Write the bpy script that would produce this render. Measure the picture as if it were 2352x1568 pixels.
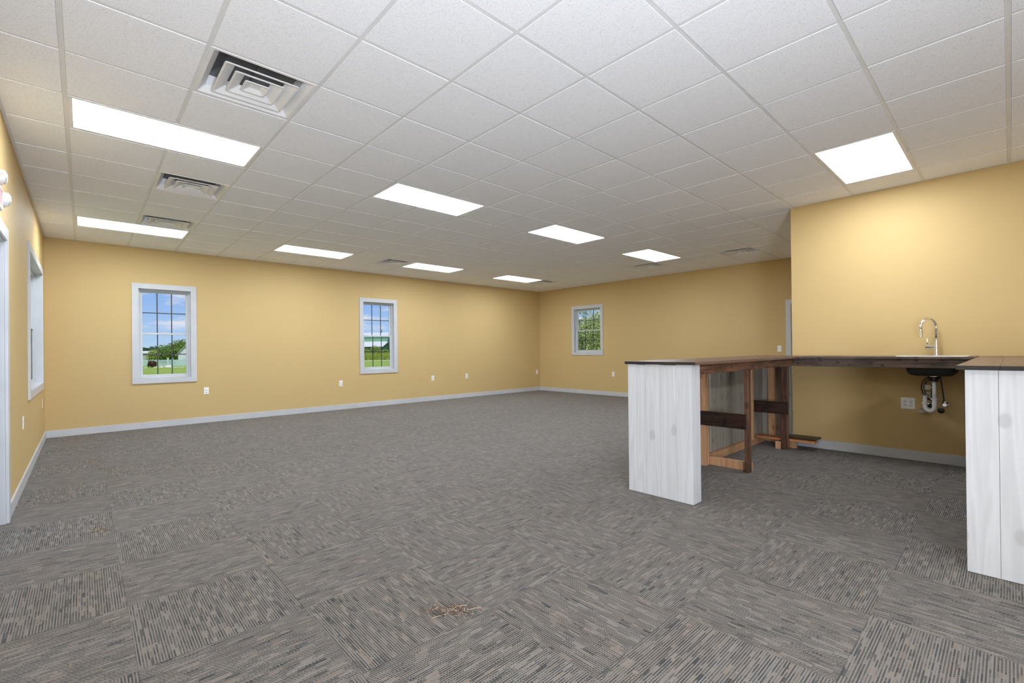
import bpy, bmesh, math, random
from mathutils import Vector, Matrix, noise

for o in list(bpy.data.objects):
    bpy.data.objects.remove(o)
SC = bpy.context.scene
COL = SC.collection

# ------------------------------------------------------------------ camera
CAM_H = 1.2251
F_PX, YAW, PITCH, ROLL, SHY = 1062.1, 0.7475, 0.0032, -0.0107, 15.46
def cam_axes():
    cy, sy, cp, sp = math.cos(YAW), math.sin(YAW), math.cos(PITCH), math.sin(PITCH)
    f = Vector((sy*cp, cy*cp, sp)); r = Vector((cy, -sy, 0)); u = r.cross(f)
    c, s = math.cos(ROLL), math.sin(ROLL)
    return c*r + s*u, -s*r + c*u, f
CR, CU, CF = cam_axes()
cd = bpy.data.cameras.new('camera'); cam = bpy.data.objects.new('camera', cd); COL.objects.link(cam)
cd.sensor_width = 36.0; cd.lens = F_PX*36.0/2352; cd.shift_y = SHY/2352
cd.clip_start = 0.05; cd.clip_end = 2000
m = Matrix((CR, CU, -CF)).transposed().to_4x4(); m.translation = (0, 0, CAM_H)
cam.matrix_world = m
SC.camera = cam

def at(px, py, depth):
    """a point of the place seen in direction (px, py) at a distance along the view axis"""
    d = CF + CR*((px-1176)/F_PX) - CU*((py-784-SHY)/F_PX)
    return Vector((0, 0, CAM_H)) + d*depth

# ------------------------------------------------------------------ world, sun, exposure
def new_mat(name):
    mt = bpy.data.materials.new(name); mt.use_nodes = True
    nt = mt.node_tree
    return mt, nt, nt.nodes, nt.links, nt.nodes['Principled BSDF']

W = bpy.data.worlds.new('sky'); SC.world = W; W.use_nodes = True
nt = W.node_tree; N = nt.nodes; L = nt.links
bg = N['Background']
tc = N.new('ShaderNodeTexCoord')
sep = N.new('ShaderNodeSeparateXYZ'); L.new(tc.outputs['Generated'], sep.inputs[0])
ramp = N.new('ShaderNodeValToRGB'); L.new(sep.outputs[2], ramp.inputs[0])
ramp.color_ramp.elements[0].position = 0.0; ramp.color_ramp.elements[0].color = (0.52, 0.72, 0.94, 1)
ramp.color_ramp.elements[1].position = 0.6; ramp.color_ramp.elements[1].color = (0.16, 0.32, 0.75, 1)
e = ramp.color_ramp.elements.new(0.13); e.color = (0.24, 0.45, 0.92, 1)
mp = N.new('ShaderNodeMapping'); mp.inputs['Scale'].default_value = (7.0, 7.0, 34.0); mp.inputs['Location'].default_value = (1.3, 4.1, 2.0)
L.new(tc.outputs['Generated'], mp.inputs[0])
cn = N.new('ShaderNodeTexNoise'); cn.inputs['Scale'].default_value = 1.0; cn.inputs['Detail'].default_value = 7; cn.inputs['Roughness'].default_value = 0.55
L.new(mp.outputs[0], cn.inputs['Vector'])
cr = N.new('ShaderNodeValToRGB'); L.new(cn.outputs[0], cr.inputs[0])
cr.color_ramp.elements[0].position = 0.52; cr.color_ramp.elements[0].color = (0, 0, 0, 1)
cr.color_ramp.elements[1].position = 0.64; cr.color_ramp.elements[1].color = (0.85, 0.85, 0.85, 1)
mx = N.new('ShaderNodeMix'); mx.data_type = 'RGBA'
L.new(cr.outputs[0], mx.inputs[0]); L.new(ramp.outputs[0], mx.inputs[6]); mx.inputs[7].default_value = (0.86, 0.86, 0.92, 1)
L.new(mx.outputs[2], bg.inputs[0]); bg.inputs[1].default_value = 0.92

sd = bpy.data.lights.new('sun', 'SUN'); sd.energy = 2.8; sd.angle = 0.01; sd.color = (1, 0.95, 0.86)
sun = bpy.data.objects.new('sun', sd); COL.objects.link(sun)
sun.rotation_euler = Vector((0.0, -0.64, 0.75)).to_track_quat('Z', 'Y').to_euler(); sun.location = (-10, -20, 30)

VS = SC.view_settings
SC.display_settings.display_device = 'sRGB'
VS.view_transform = 'Standard'; VS.look = 'None'; VS.exposure = 0.0; VS.gamma = 1.0; VS.use_curve_mapping = False
SC.cycles.max_bounces = 10; SC.cycles.diffuse_bounces = 7
PANEL = 22.8           # emission of the ceiling panels

# added fill lamp, unseen behind the camera, tilted up to brighten the ceiling
fd = bpy.data.lights.new('ceiling_fill', 'AREA'); fd.shape = 'DISK'; fd.size = 0.8; fd.energy = 182; fd.color = (0.84, 0.93, 1.08)
fdo = bpy.data.objects.new('ceiling_fill', fd); COL.objects.link(fdo); fdo.location = (0.02, -1.1, 0.95)
fdo.rotation_euler = (math.radians(90+22), 0, math.radians(-15))

# ------------------------------------------------------------------ materials
def val(N, L, op, a, b=None, c=None):
    n = N.new('ShaderNodeMath'); n.operation = op
    for i, x in enumerate((a, b, c)):
        if x is None: continue
        if isinstance(x, (int, float)): n.inputs[i].default_value = x
        else: L.new(x, n.inputs[i])
    return n.outputs[0]
def mixc(N, L, f, a, b, mode='MIX'):
    n = N.new('ShaderNodeMix'); n.data_type = 'RGBA'; n.blend_type = mode
    for i, x in ((0, f), (6, a), (7, b)):
        if isinstance(x, (int, float)): n.inputs[i].default_value = x
        elif isinstance(x, tuple): n.inputs[i].default_value = (*x, 1)
        else: L.new(x, n.inputs[i])
    return n.outputs[2]
def bump(N, L, P, h, strength, dist=0.01):
    b = N.new('ShaderNodeBump'); b.inputs['Strength'].default_value = strength; b.inputs['Distance'].default_value = dist
    L.new(h, b.inputs['Height']); L.new(b.outputs[0], P.inputs['Normal'])
def flat(name, c, rough=0.5, metal=0.0, nz=0.0):
    mt, nt, N, L, P = new_mat(name)
    P.inputs['Base Color'].default_value = (*c, 1); P.inputs['Roughness'].default_value = rough; P.inputs['Metallic'].default_value = metal
    if nz:
        n = N.new('ShaderNodeTexNoise'); n.inputs['Scale'].default_value = nz
        t = N.new('ShaderNodeTexCoord'); L.new(t.outputs['Object'], n.inputs['Vector'])
        col = mixc(N, L, n.outputs[0], tuple(x*0.9 for x in c), tuple(min(1, x*1.08) for x in c)); L.new(col, P.inputs['Base Color'])
    return mt

def mat_paint():
    mt, nt, N, L, P = new_mat('wall_paint')
    t = N.new('ShaderNodeTexCoord')
    n = N.new('ShaderNodeTexNoise'); n.inputs['Scale'].default_value = 1.3; n.inputs['Detail'].default_value = 3
    L.new(t.outputs['Object'], n.inputs['Vector'])
    col = mixc(N, L, n.outputs[0], (0.565, 0.410, 0.185), (0.59, 0.43, 0.20))
    L.new(col, P.inputs['Base Color']); P.inputs['Roughness'].default_value = 0.62; P.inputs['Specular IOR Level'].default_value = 0.22
    o = N.new('ShaderNodeTexNoise'); o.inputs['Scale'].default_value = 110; o.inputs['Detail'].default_value = 2
    L.new(t.outputs['Object'], o.inputs['Vector']); bump(N, L, P, o.outputs[0], 0.24, 0.004)
    return mt
def mat_tile():
    mt, nt, N, L, P = new_mat('ceiling_tile')
    t = N.new('ShaderNodeTexCoord')
    def pits(scale, sc3, lo, hi):
        mp = N.new('ShaderNodeMapping'); mp.inputs['Scale'].default_value = sc3; L.new(t.outputs['Object'], mp.inputs[0])
        w = N.new('ShaderNodeTexNoise'); w.inputs['Scale'].default_value = 60; L.new(mp.outputs[0], w.inputs['Vector'])
        ad = N.new('ShaderNodeMix'); ad.data_type = 'RGBA'; ad.inputs[0].default_value = 0.02
        L.new(mp.outputs[0], ad.inputs[6]); L.new(w.outputs[1], ad.inputs[7])
        v = N.new('ShaderNodeTexVoronoi'); v.inputs['Scale'].default_value = scale; L.new(ad.outputs[2], v.inputs['Vector'])
        # only some of the cells hold a pit
        sp = N.new('ShaderNodeSeparateColor'); L.new(v.outputs['Color'], sp.inputs[0])
        on = val(N, L, 'GREATER_THAN', sp.outputs[0], 0.45)
        r = N.new('ShaderNodeMapRange'); r.inputs['From Min'].default_value = lo; r.inputs['From Max'].default_value = hi
        r.inputs['To Min'].default_value = 1; r.inputs['To Max'].default_value = 0; L.new(v.outputs['Distance'], r.inputs['Value'])
        return val(N, L, 'MULTIPLY', r.outputs[0], on)
    a = pits(118, (1, 1.6, 1), 0.16, 0.30); b = pits(150, (1.5, 1, 1), 0.14, 0.28)
    f = val(N, L, 'MAXIMUM', a, b)
    col = mixc(N, L, val(N, L, 'MULTIPLY', f, 0.55), (0.93, 0.945, 0.975), (0.27, 0.27, 0.27))
    L.new(col, P.inputs['Base Color']); P.inputs['Roughness'].default_value = 0.95; P.inputs['Specular IOR Level'].default_value = 0.1
    return mt
def mat_carpet():
    mt, nt, N, L, P = new_mat('carpet_tile')
    T = 0.6195
    t = N.new('ShaderNodeTexCoord'); s = N.new('ShaderNodeSeparateXYZ'); L.new(t.outputs['Object'], s.inputs[0])
    X = val(N, L, 'DIVIDE', val(N, L, 'ADD', s.outputs[0], -0.150+10*T), T)
    Y = val(N, L, 'DIVIDE', val(N, L, 'ADD', s.outputs[1], -2.305+10*T), T)
    ix = val(N, L, 'FLOOR', X); iy = val(N, L, 'FLOOR', Y); fx = val(N, L, 'FRACT', X); fy = val(N, L, 'FRACT', Y)
    par = val(N, L, 'MODULO', val(N, L, 'ADD', ix, iy), 2.0)          # 1: stripes run along x
    def sel(a, b):  # par ? a : b
        m_ = N.new('ShaderNodeMix'); m_.data_type = 'FLOAT'; L.new(par, m_.inputs[0]); L.new(b, m_.inputs[2]); L.new(a, m_.inputs[3]); return m_.outputs[0]
    u = sel(fy, fx)      # across the stripes
    v = sel(fx, fy)      # along the stripes
    tile = val(N, L, 'ADD', val(N, L, 'MULTIPLY', ix, 13.17), val(N, L, 'MULTIPLY', iy, 7.31))
    def wn(a, b, c):
        cb = N.new('ShaderNodeCombineXYZ')
        for i, x in enumerate((a, b, c)):
            if isinstance(x, (int, float)): cb.inputs[i].default_value = x
            else: L.new(x, cb.inputs[i])
        w = N.new('ShaderNodeTexWhiteNoise'); w.noise_dimensions = '3D'; L.new(cb.outputs[0], w.inputs['Vector']); return w.outputs['Value']
    n = 124.0
    row = val(N, L, 'FLOOR', val(N, L, 'MULTIPLY', u, n))
    row2 = val(N, L, 'FLOOR', val(N, L, 'MULTIPLY', u, n/2))
    row4 = val(N, L, 'FLOOR', val(N, L, 'MULTIPLY', u, n/4))
    # dashes of unequal length along each row
    seg = val(N, L, 'FLOOR', val(N, L, 'ADD', val(N, L, 'MULTIPLY', v, 9.0), val(N, L, 'MULTIPLY', wn(row2, 3.0, tile), 6.0)))
    segw = val(N, L, 'FLOOR', val(N, L, 'ADD', val(N, L, 'MULTIPLY', v, 11.0), val(N, L, 'MULTIPLY', wn(row4, 5.0, tile), 3.0)))
    a = wn(row2, seg, tile); b = wn(row4, segw, val(N, L, 'ADD', tile, 3.3)); c = wn(row, 1.0, tile)
    odd = val(N, L, 'MODULO', row, 2.0)
    mixv = val(N, L, 'ADD', val(N, L, 'MULTIPLY', a, 0.34), val(N, L, 'ADD', val(N, L, 'MULTIPLY', b, 0.36), val(N, L, 'MULTIPLY', odd, 0.40)))
    mixv = val(N, L, 'ADD', mixv, val(N, L, 'MULTIPLY', c, 0.14))
    r = N.new('ShaderNodeMapRange'); r.interpolation_type = 'SMOOTHSTEP'
    r.inputs['From Min'].default_value = 0.52; r.inputs['From Max'].default_value = 0.80; L.new(mixv, r.inputs['Value'])
    dark = r.outputs[0]
    dot = val(N, L, 'LESS_THAN', val(N, L, 'FRACT', val(N, L, 'ADD', val(N, L, 'MULTIPLY', v, 46.0), val(N, L, 'MULTIPLY', row2, 0.37))), 0.30)
    dsel = val(N, L, 'GREATER_THAN', wn(row2, segw, val(N, L, 'ADD', tile, 9.1)), 0.45)
    dark = val(N, L, 'MULTIPLY', dark, val(N, L, 'SUBTRACT', 1.0, val(N, L, 'MULTIPLY', val(N, L, 'MULTIPLY', dot, dsel), 0.7)))
    beige = mixc(N, L, wn(row, 9.0, tile), (0.196, 0.181, 0.165), (0.196, 0.158, 0.128))
    grey = mixc(N, L, wn(row2, segw, tile), (0.016, 0.018, 0.0175), (0.038, 0.040, 0.039))
    col = mixc(N, L, dark, beige, grey)
    # tufts
    tu = val(N, L, 'SINE', val(N, L, 'MULTIPLY', u, n*math.pi*2)); tv = val(N, L, 'SINE', val(N, L, 'ADD', val(N, L, 'MULTIPLY', v, 150*math.pi*2), val(N, L, 'MULTIPLY', row, 2.1)))
    tuft = val(N, L, 'MULTIPLY', tu, tv)
    nz = N.new('ShaderNodeTexNoise'); nz.inputs['Scale'].default_value = 420; L.new(t.outputs['Object'], nz.inputs['Vector'])
    sh = val(N, L, 'ADD', val(N, L, 'MULTIPLY', tuft, 0.13), val(N, L, 'MULTIPLY_ADD', nz.outputs[0], 0.7, 0.65))
    col = mixc(N, L, 1.0, col, sh, 'MULTIPLY')
    # seams between tiles, slightly darker
    ex = val(N, L, 'MINIMUM', val(N, L, 'MINIMUM', fx, val(N, L, 'SUBTRACT', 1.0, fx)), val(N, L, 'MINIMUM', fy, val(N, L, 'SUBTRACT', 1.0, fy)))
    seam = val(N, L, 'LESS_THAN', ex, 0.0028)
    col = mixc(N, L, val(N, L, 'MULTIPLY', seam, 0.45), col, (0.06, 0.055, 0.05))
    L.new(col, P.inputs['Base Color']); P.inputs['Roughness'].default_value = 0.9; P.inputs['Specular IOR Level'].default_value = 0.25
    P.inputs['Sheen Weight'].default_value = 0.15
    bump(N, L, P, val(N, L, 'ADD', tuft, nz.outputs[0]), 0.35, 0.003)
    return mt
def mat_wood(name, c1, c2, c3=None, axis=0, rough=0.5, knots=0.0, gscale=1.0, blotch=0.0, bl_col=(0.02, 0.015, 0.01), bmp=0.15, kscale=1.0):
    mt, nt, N, L, P = new_mat(name)
    t = N.new('ShaderNodeTexCoord')
    mp = N.new('ShaderNodeMapping'); sc = [16*gscale]*3; sc[axis] = 0.9*gscale; mp.inputs['Scale'].default_value = sc
    L.new(t.outputs['Object'], mp.inputs[0])
    w = N.new('ShaderNodeTexNoise'); w.inputs['Scale'].default_value = 1.4; w.inputs['Detail'].default_value = 8; w.inputs['Distortion'].default_value = 1.6
    L.new(mp.outputs[0], w.inputs['Vector'])
    r = N.new('ShaderNodeMapRange'); r.inputs['From Min'].default_value = 0.38; r.inputs['From Max'].default_value = 0.62; L.new(w.outputs[0], r.inputs['Value'])
    col = mixc(N, L, r.outputs[0], c1, c2)
    f = N.new('ShaderNodeTexNoise'); f.inputs['Scale'].default_value = 9; f.inputs['Detail'].default_value = 4; L.new(mp.outputs[0], f.inputs['Vector'])
    col = mixc(N, L, val(N, L, 'MULTIPLY', f.outputs[0], 0.35), col, c3 or c1)
    if knots:
        sp3 = N.new('ShaderNodeSeparateXYZ'); L.new(t.outputs['Object'], sp3.inputs[0])
        oth = [k for k in (0, 1, 2) if k != axis]
        wz = N.new('ShaderNodeTexNoise'); wz.inputs['Scale'].default_value = 7; L.new(t.outputs['Object'], wz.inputs['Vector'])
        ac = val(N, L, 'ADD', val(N, L, 'MULTIPLY', val(N, L, 'ADD', sp3.outputs[oth[0]], sp3.outputs[oth[1]]), 7.0*kscale), val(N, L, 'MULTIPLY', wz.outputs[0], 0.12))
        al = val(N, L, 'ADD', val(N, L, 'MULTIPLY', sp3.outputs[axis], 4.2*kscale), val(N, L, 'MULTIPLY', wz.outputs[0], 0.12))
        mk = N.new('ShaderNodeCombineXYZ'); L.new(ac, mk.inputs[0]); L.new(al, mk.inputs[1])
        v = N.new('ShaderNodeTexVoronoi'); v.voronoi_dimensions = '2D'; v.inputs['Scale'].default_value = 1.0; L.new(mk.outputs[0], v.inputs['Vector'])
        sp = N.new('ShaderNodeSeparateColor'); L.new(v.outputs['Color'], sp.inputs[0]); on = val(N, L, 'GREATER_THAN', sp.outputs[1], 0.50)
        q = N.new('ShaderNodeMapRange'); q.inputs['From Min'].default_value = 0.10; q.inputs['From Max'].default_value = 0.17; q.inputs['To Min'].default_value = 1; q.inputs['To Max'].default_value = 0; L.new(v.outputs['Distance'], q.inputs['Value'])
        col = mixc(N, L, val(N, L, 'MULTIPLY', val(N, L, 'MULTIPLY', q.outputs[0], on), knots), col, bl_col)
    if blotch:
        bz = N.new('ShaderNodeTexNoise'); bz.inputs['Scale'].default_value = 5; bz.inputs['Detail'].default_value = 5; bz.inputs['Distortion'].default_value = 1.0; L.new(t.outputs['Object'], bz.inputs['Vector'])
        q2 = N.new('ShaderNodeMapRange'); q2.inputs['From Min'].default_value = 0.52; q2.inputs['From Max'].default_value = 0.66; L.new(bz.outputs[0], q2.inputs['Value'])
        col = mixc(N, L, val(N, L, 'MULTIPLY', q2.outputs[0], blotch), col, bl_col)
    L.new(col, P.inputs['Base Color']); P.inputs['Roughness'].default_value = rough
    bump(N, L, P, w.outputs[0], bmp, 0.004)
    return mt
def mat_glass():
    mt = bpy.data.materials.new('window_glass'); mt.use_nodes = True; nt = mt.node_tree; N = nt.nodes; L = nt.links
    N.remove(N['Principled BSDF']); out = N['Material Output']
    tr = N.new('ShaderNodeBsdfTransparent'); gl = N.new('ShaderNodeBsdfGlossy'); gl.inputs['Roughness'].default_value = 0.02
    fr = N.new('ShaderNodeFresnel'); fr.inputs[0].default_value = 1.035
    ms = N.new('ShaderNodeMixShader'); L.new(fr.outputs[0], ms.inputs[0]); L.new(tr.outputs[0], ms.inputs[1]); L.new(gl.outputs[0], ms.inputs[2]); L.new(ms.outputs[0], out.inputs[0])
    return mt
def mat_emit(name, c, s):
    mt, nt, N, L, P = new_mat(name)
    P.inputs['Base Color'].default_value = (0.9, 0.9, 0.9, 1); P.inputs['Emission Color'].default_value = (*c, 1); P.inputs['Emission Strength'].default_value = s
    return mt
def mat_leaf(name, a, b, sc=3.0, trans=0.3):
    mt, nt, N, L, P = new_mat(name)
    t = N.new('ShaderNodeTexCoord'); n = N.new('ShaderNodeTexNoise'); n.inputs['Scale'].default_value = sc; n.inputs['Detail'].default_value = 4
    L.new(t.outputs['Object'], n.inputs['Vector'])
    g = N.new('ShaderNodeNewGeometry')
    f = val(N, L, 'ADD', val(N, L, 'MULTIPLY', n.outputs[0], 0.6), val(N, L, 'MULTIPLY', g.outputs['Random Per Island'], 0.5))
    col = mixc(N, L, f, a, b); L.new(col, P.inputs['Base Color']); P.inputs['Roughness'].default_value = 0.6
    P.inputs['Specular IOR Level'].default_value = 0.3
    return mt

M = dict(
    paint=mat_paint(), tile=mat_tile(), carpet=mat_carpet(),
    grid=flat('painted_grid_metal', (0.78, 0.785, 0.79), 0.45, nz=3), trim=flat('white_trim_paint', (0.54, 0.555, 0.575), 0.35, nz=4),
    vinyl=flat('white_vinyl', (0.56, 0.58, 0.60), 0.3, nz=5), glass=mat_glass(), muntin=flat('grey_grille', (0.035, 0.04, 0.045), 0.4, nz=9),
    plastic=flat('white_plastic', (0.85, 0.85, 0.83), 0.35, nz=8), ivory=flat('ivory_plastic', (0.80, 0.70, 0.50), 0.4, nz=8), slot=flat('dark_slot', (0.03, 0.03, 0.03), 0.6, nz=8),
    duct=flat('galvanised_duct', (0.17, 0.175, 0.18), 0.5, 0.4, nz=6), steel=flat('white_steel', (0.84, 0.84, 0.84), 0.4, nz=3),
    panel=mat_emit('lit_panel', (0.90, 0.97, 1.06), PANEL),
    chrome=flat('chrome', (0.86, 0.86, 0.85), 0.10, 1.0), black=flat('black_coating', (0.012, 0.012, 0.013), 0.55, nz=20), rubber=flat('black_plastic', (0.01, 0.01, 0.012), 0.25, nz=20),
    pvc=flat('white_pvc', (0.80, 0.80, 0.80), 0.3, nz=12), hose=flat('braided_hose', (0.07, 0.07, 0.06), 0.35, 0.5, nz=300), sinktop=flat('sink_rim_enamel', (0.85, 0.82, 0.74), 0.25, nz=9),
    cap=flat('beige_fitting', (0.45, 0.41, 0.33), 0.5, nz=9), red=flat('red_letter', (0.65, 0.02, 0.03), 0.4, nz=9), paper=flat('paper_tag', (0.78, 0.74, 0.64), 0.7, nz=30), ink=flat('tag_ink', (0.05, 0.05, 0.05), 0.7, nz=9),
    lens=flat('clear_lamp_lens', (0.75, 0.76, 0.76), 0.12, 0.3, nz=60),
    white=mat_wood('whitewashed_pine', (0.545, 0.56, 0.58), (0.63, 0.645, 0.67), (0.49, 0.50, 0.52), axis=2, rough=0.55, knots=0.45, gscale=0.8, bl_col=(0.34, 0.34, 0.345), bmp=0.06, kscale=0.75),
    inner=mat_wood('inner_board_face', (0.29, 0.265, 0.22), (0.36, 0.33, 0.28), (0.24, 0.215, 0.18), axis=2, rough=0.7, knots=0.5, gscale=0.8, bl_col=(0.14, 0.12, 0.10), bmp=0.06),  # darker, browner tone than the whitewashed boards, for the inner faces
    stain=mat_wood('dark_stained_pine', (0.055, 0.024, 0.014), (0.19, 0.085, 0.045), (0.10, 0.05, 0.03), axis=2, rough=0.42, knots=0.6, blotch=0.5),
    stainx=mat_wood('dark_stained_board', (0.095, 0.042, 0.026), (0.26, 0.125, 0.078), (0.06, 0.03, 0.02), axis=0, rough=0.45, knots=0.9, blotch=0.5, kscale=1.6),
    stainy=mat_wood('dark_stained_rail', (0.055, 0.036, 0.031), (0.16, 0.105, 0.088), (0.04, 0.027, 0.023), axis=1, rough=0.5, knots=0.9, blotch=0.65, kscale=1.8),
    rail=mat_wood('espresso_rail', (0.016, 0.008, 0.006), (0.055, 0.022, 0.013), (0.02, 0.01, 0.008), axis=1, rough=0.4, knots=0.5, blotch=0.8, bl_col=(0.006, 0.005, 0.005)),
    top=mat_wood('stained_counter_top', (0.085, 0.046, 0.032), (0.20, 0.118, 0.086), (0.11, 0.062, 0.045), axis=0, rough=0.33, knots=0.6, blotch=0.25, bmp=0.05),
    topend=mat_wood('stained_end_grain', (0.010, 0.007, 0.006), (0.030, 0.019, 0.014), axis=1, rough=0.7, knots=0.0),
    pine=mat_wood('raw_pine', (0.47, 0.25, 0.125), (0.60, 0.36, 0.20), (0.52, 0.29, 0.15), axis=2, rough=0.6, knots=0.6, bl_col=(0.25, 0.10, 0.04), bmp=0.05),
    orange=mat_wood('amber_pine', (0.45, 0.16, 0.05), (0.62, 0.27, 0.10), (0.5, 0.19, 0.06), axis=1, rough=0.5, knots=0.5, bl_col=(0.2, 0.07, 0.02), bmp=0.05),
    straw=flat('straw', (0.40, 0.30, 0.19), 0.8, nz=40), dirt=flat('dirt_crumb', (0.15, 0.075, 0.045), 0.9, nz=40),
    )
def mat_grass():
    mt, nt, N, L, P = new_mat('lawn')
    t = N.new('ShaderNodeTexCoord')
    n = N.new('ShaderNodeTexNoise'); n.inputs['Scale'].default_value = 0.35; n.inputs['Detail'].default_value = 8; n.inputs['Roughness'].default_value = 0.7; L.new(t.outputs['Object'], n.inputs['Vector'])
    col = mixc(N, L, n.outputs[0], (0.20, 0.32, 0.02), (0.42, 0.52, 0.07)); L.new(col, P.inputs['Base Color']); P.inputs['Roughness'].default_value = 0.9
    return mt
M['grass'] = mat_grass()
M['leaf'] = mat_leaf('hedge_leaf', (0.05, 0.12, 0.012), (0.26, 0.36, 0.06), 1.0)
M['leaf_bright'] = mat_leaf('young_leaf', (0.12, 0.22, 0.02), (0.50, 0.55, 0.10), 1.2)
M['leaf_near'] = mat_leaf('tree_leaf', (0.03, 0.10, 0.015), (0.80, 0.82, 0.36), 2.0)
M['leaf_red'] = mat_leaf('plum_leaf', (0.06, 0.012, 0.015), (0.16, 0.04, 0.04), 4.0)
M['leaf_dark'] = mat_leaf('spruce_needle', (0.02, 0.07, 0.025), (0.05, 0.13, 0.05), 4.0)
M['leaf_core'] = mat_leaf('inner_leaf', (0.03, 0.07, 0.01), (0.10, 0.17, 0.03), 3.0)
M['bark'] = flat('bark', (0.12, 0.085, 0.06), 0.9, nz=8)
M['fence'] = flat('pale_mint_fence', (0.55, 0.72, 0.66), 0.5, nz=3)
M['house'] = flat('pale_siding', (0.75, 0.78, 0.80), 0.6, nz=1)
M['roof_w'] = flat('pale_metal_roof', (0.80, 0.80, 0.78), 0.5, nz=1)
M['roof_g'] = flat('grey_roof', (0.45, 0.47, 0.50), 0.7, nz=1)
M['barn_l'] = flat('green_siding_light', (0.22, 0.42, 0.27), 0.6, nz=0.6)
M['barn_d'] = flat('green_siding_dark', (0.05, 0.14, 0.11), 0.6, nz=0.6)
M['shed'] = flat('grey_green_siding', (0.42, 0.47, 0.40), 0.7, nz=0.6)
M['gravel'] = flat('pale_gravel', (0.70, 0.64, 0.60), 0.9, nz=2)
M['stone'] = flat('pale_stone', (0.72, 0.66, 0.62), 0.9, nz=4)

# ------------------------------------------------------------------ mesh helpers
class MB:
    def __init__(s): s.bm = bmesh.new()
    def box(s, a, b, bev=0.0, mi=0, rot=None, shear=None):
        x0, x1 = sorted((a[0], b[0])); y0, y1 = sorted((a[1], b[1])); z0, z1 = sorted((a[2], b[2]))
        g = bmesh.new()
        v = [g.verts.new(p) for p in ((x0,y0,z0),(x1,y0,z0),(x1,y1,z0),(x0,y1,z0),(x0,y0,z1),(x1,y0,z1),(x1,y1,z1),(x0,y1,z1))]
        for f in ((0,3,2,1),(4,5,6,7),(0,1,5,4),(1,2,6,5),(2,3,7,6),(3,0,4,7)): g.faces.new([v[i] for i in f])
        if bev: bmesh.ops.bevel(g, geom=list(g.edges), offset=bev, segments=2, profile=0.5, affect='EDGES')
        if rot is not None: bmesh.ops.transform(g, matrix=rot, verts=g.verts)
        s.merge(g, mi); return s
    def merge(s, g, mi=0, smooth=False):
        mp = {v: s.bm.verts.new(v.co) for v in g.verts}
        for f in g.faces:
            try: nf = s.bm.faces.new([mp[v] for v in f.verts]); nf.material_index = mi; nf.smooth = smooth
            except ValueError: pass
        g.free()
    def poly(s, pts, mi=0):
        f = s.bm.faces.new([s.bm.verts.new(p) for p in pts]); f.material_index = mi; return s
    def prism(s, pts, d, mi=0):
        """pts: a closed loop of 3D points; d: extrusion vector"""
        d = Vector(d); a = [s.bm.verts.new(p) for p in pts]; b = [s.bm.verts.new(Vector(p)+d) for p in pts]; n = len(pts)
        fs = [s.bm.faces.new(a), s.bm.faces.new(list(reversed(b)))] + [s.bm.faces.new((a[(i+1) % n], a[i], b[i], b[(i+1) % n])) for i in range(n)]
        for f in fs: f.material_index = mi
        return s
    def tube(s, pts, r, seg=12, mi=0, caps=True):
        pts = [Vector(p) for p in pts]; n = len(pts); rr = r if isinstance(r, (list, tuple)) else [r]*n
        rings = []; up = None
        for i, p in enumerate(pts):
            d = (pts[min(i+1, n-1)] - pts[max(i-1, 0)])
            if d.length < 1e-9: d = Vector((0, 0, 1))
            d.normalize()
            if up is None: up = Vector((0, 0, 1)) if abs(d.z) < 0.9 else Vector((1, 0, 0))
            a = d.cross(up).normalized(); b = a.cross(d).normalized(); up = b
            rings.append([s.bm.verts.new(p + (a*math.cos(2*math.pi*k/seg) + b*math.sin(2*math.pi*k/seg))*rr[i]) for k in range(seg)])
        for i in range(n-1):
            for k in range(seg):
                f = s.bm.faces.new((rings[i][k], rings[i][(k+1) % seg], rings[i+1][(k+1) % seg], rings[i+1][k])); f.smooth = True; f.material_index = mi
        if caps:
            for rg in (list(reversed(rings[0])), rings[-1]):
                f = s.bm.faces.new(rg); f.material_index = mi
        return s
    def lathe(s, c, axis, prof, seg=24, mi=0):
        """prof: (distance along axis, radius) pairs"""
        c = Vector(c); ax = Vector(axis).normalized(); a = ax.cross(Vector((0, 0, 1)) if abs(ax.z) < 0.9 else Vector((1, 0, 0))).normalized(); b = ax.cross(a)
        rings = [[s.bm.verts.new(c + ax*h + (a*math.cos(2*math.pi*k/seg)+b*math.sin(2*math.pi*k/seg))*max(r, 1e-4)) for k in range(seg)] for h, r in prof]
        for i in range(len(rings)-1):
            for k in range(seg):
                f = s.bm.faces.new((rings[i][k], rings[i][(k+1) % seg], rings[i+1][(k+1) % seg], rings[i+1][k])); f.material_index = mi; f.smooth = True
        s.bm.faces.new(list(reversed(rings[0]))).material_index = mi; s.bm.faces.new(rings[-1]).material_index = mi
        return s
    def build(s, name, mats, parent=None, sharp=None):
        bmesh.ops.recalc_face_normals(s.bm, faces=s.bm.faces)
        me = bpy.data.meshes.new(name); s.bm.to_mesh(me); s.bm.free()
        for x in (mats if isinstance(mats, (list, tuple)) else [mats]): me.materials.append(M[x] if isinstance(x, str) else x)
        if sharp is not None:
            try: me.set_sharp_from_angle(angle=sharp)
            except Exception: pass
        o = bpy.data.objects.new(name, me); COL.objects.link(o)
        if parent: o.parent = parent
        return o
def tag(o, label, cat, group=None, kind=None):
    if label: o['label'] = label
    if cat: o['category'] = cat
    if group: o['group'] = group
    if kind: o['kind'] = kind
    return o
def struct(o, label=None):
    o['kind'] = 'structure'
    if label: o['label'] = label; o['category'] = 'room structure'
    return o
def empty(name, loc=(0, 0, 0), rz=0.0):
    o = bpy.data.objects.new(name, None); o.empty_display_size = 0.1; COL.objects.link(o); o.location = loc; o.rotation_euler = (0, 0, rz); return o
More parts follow.
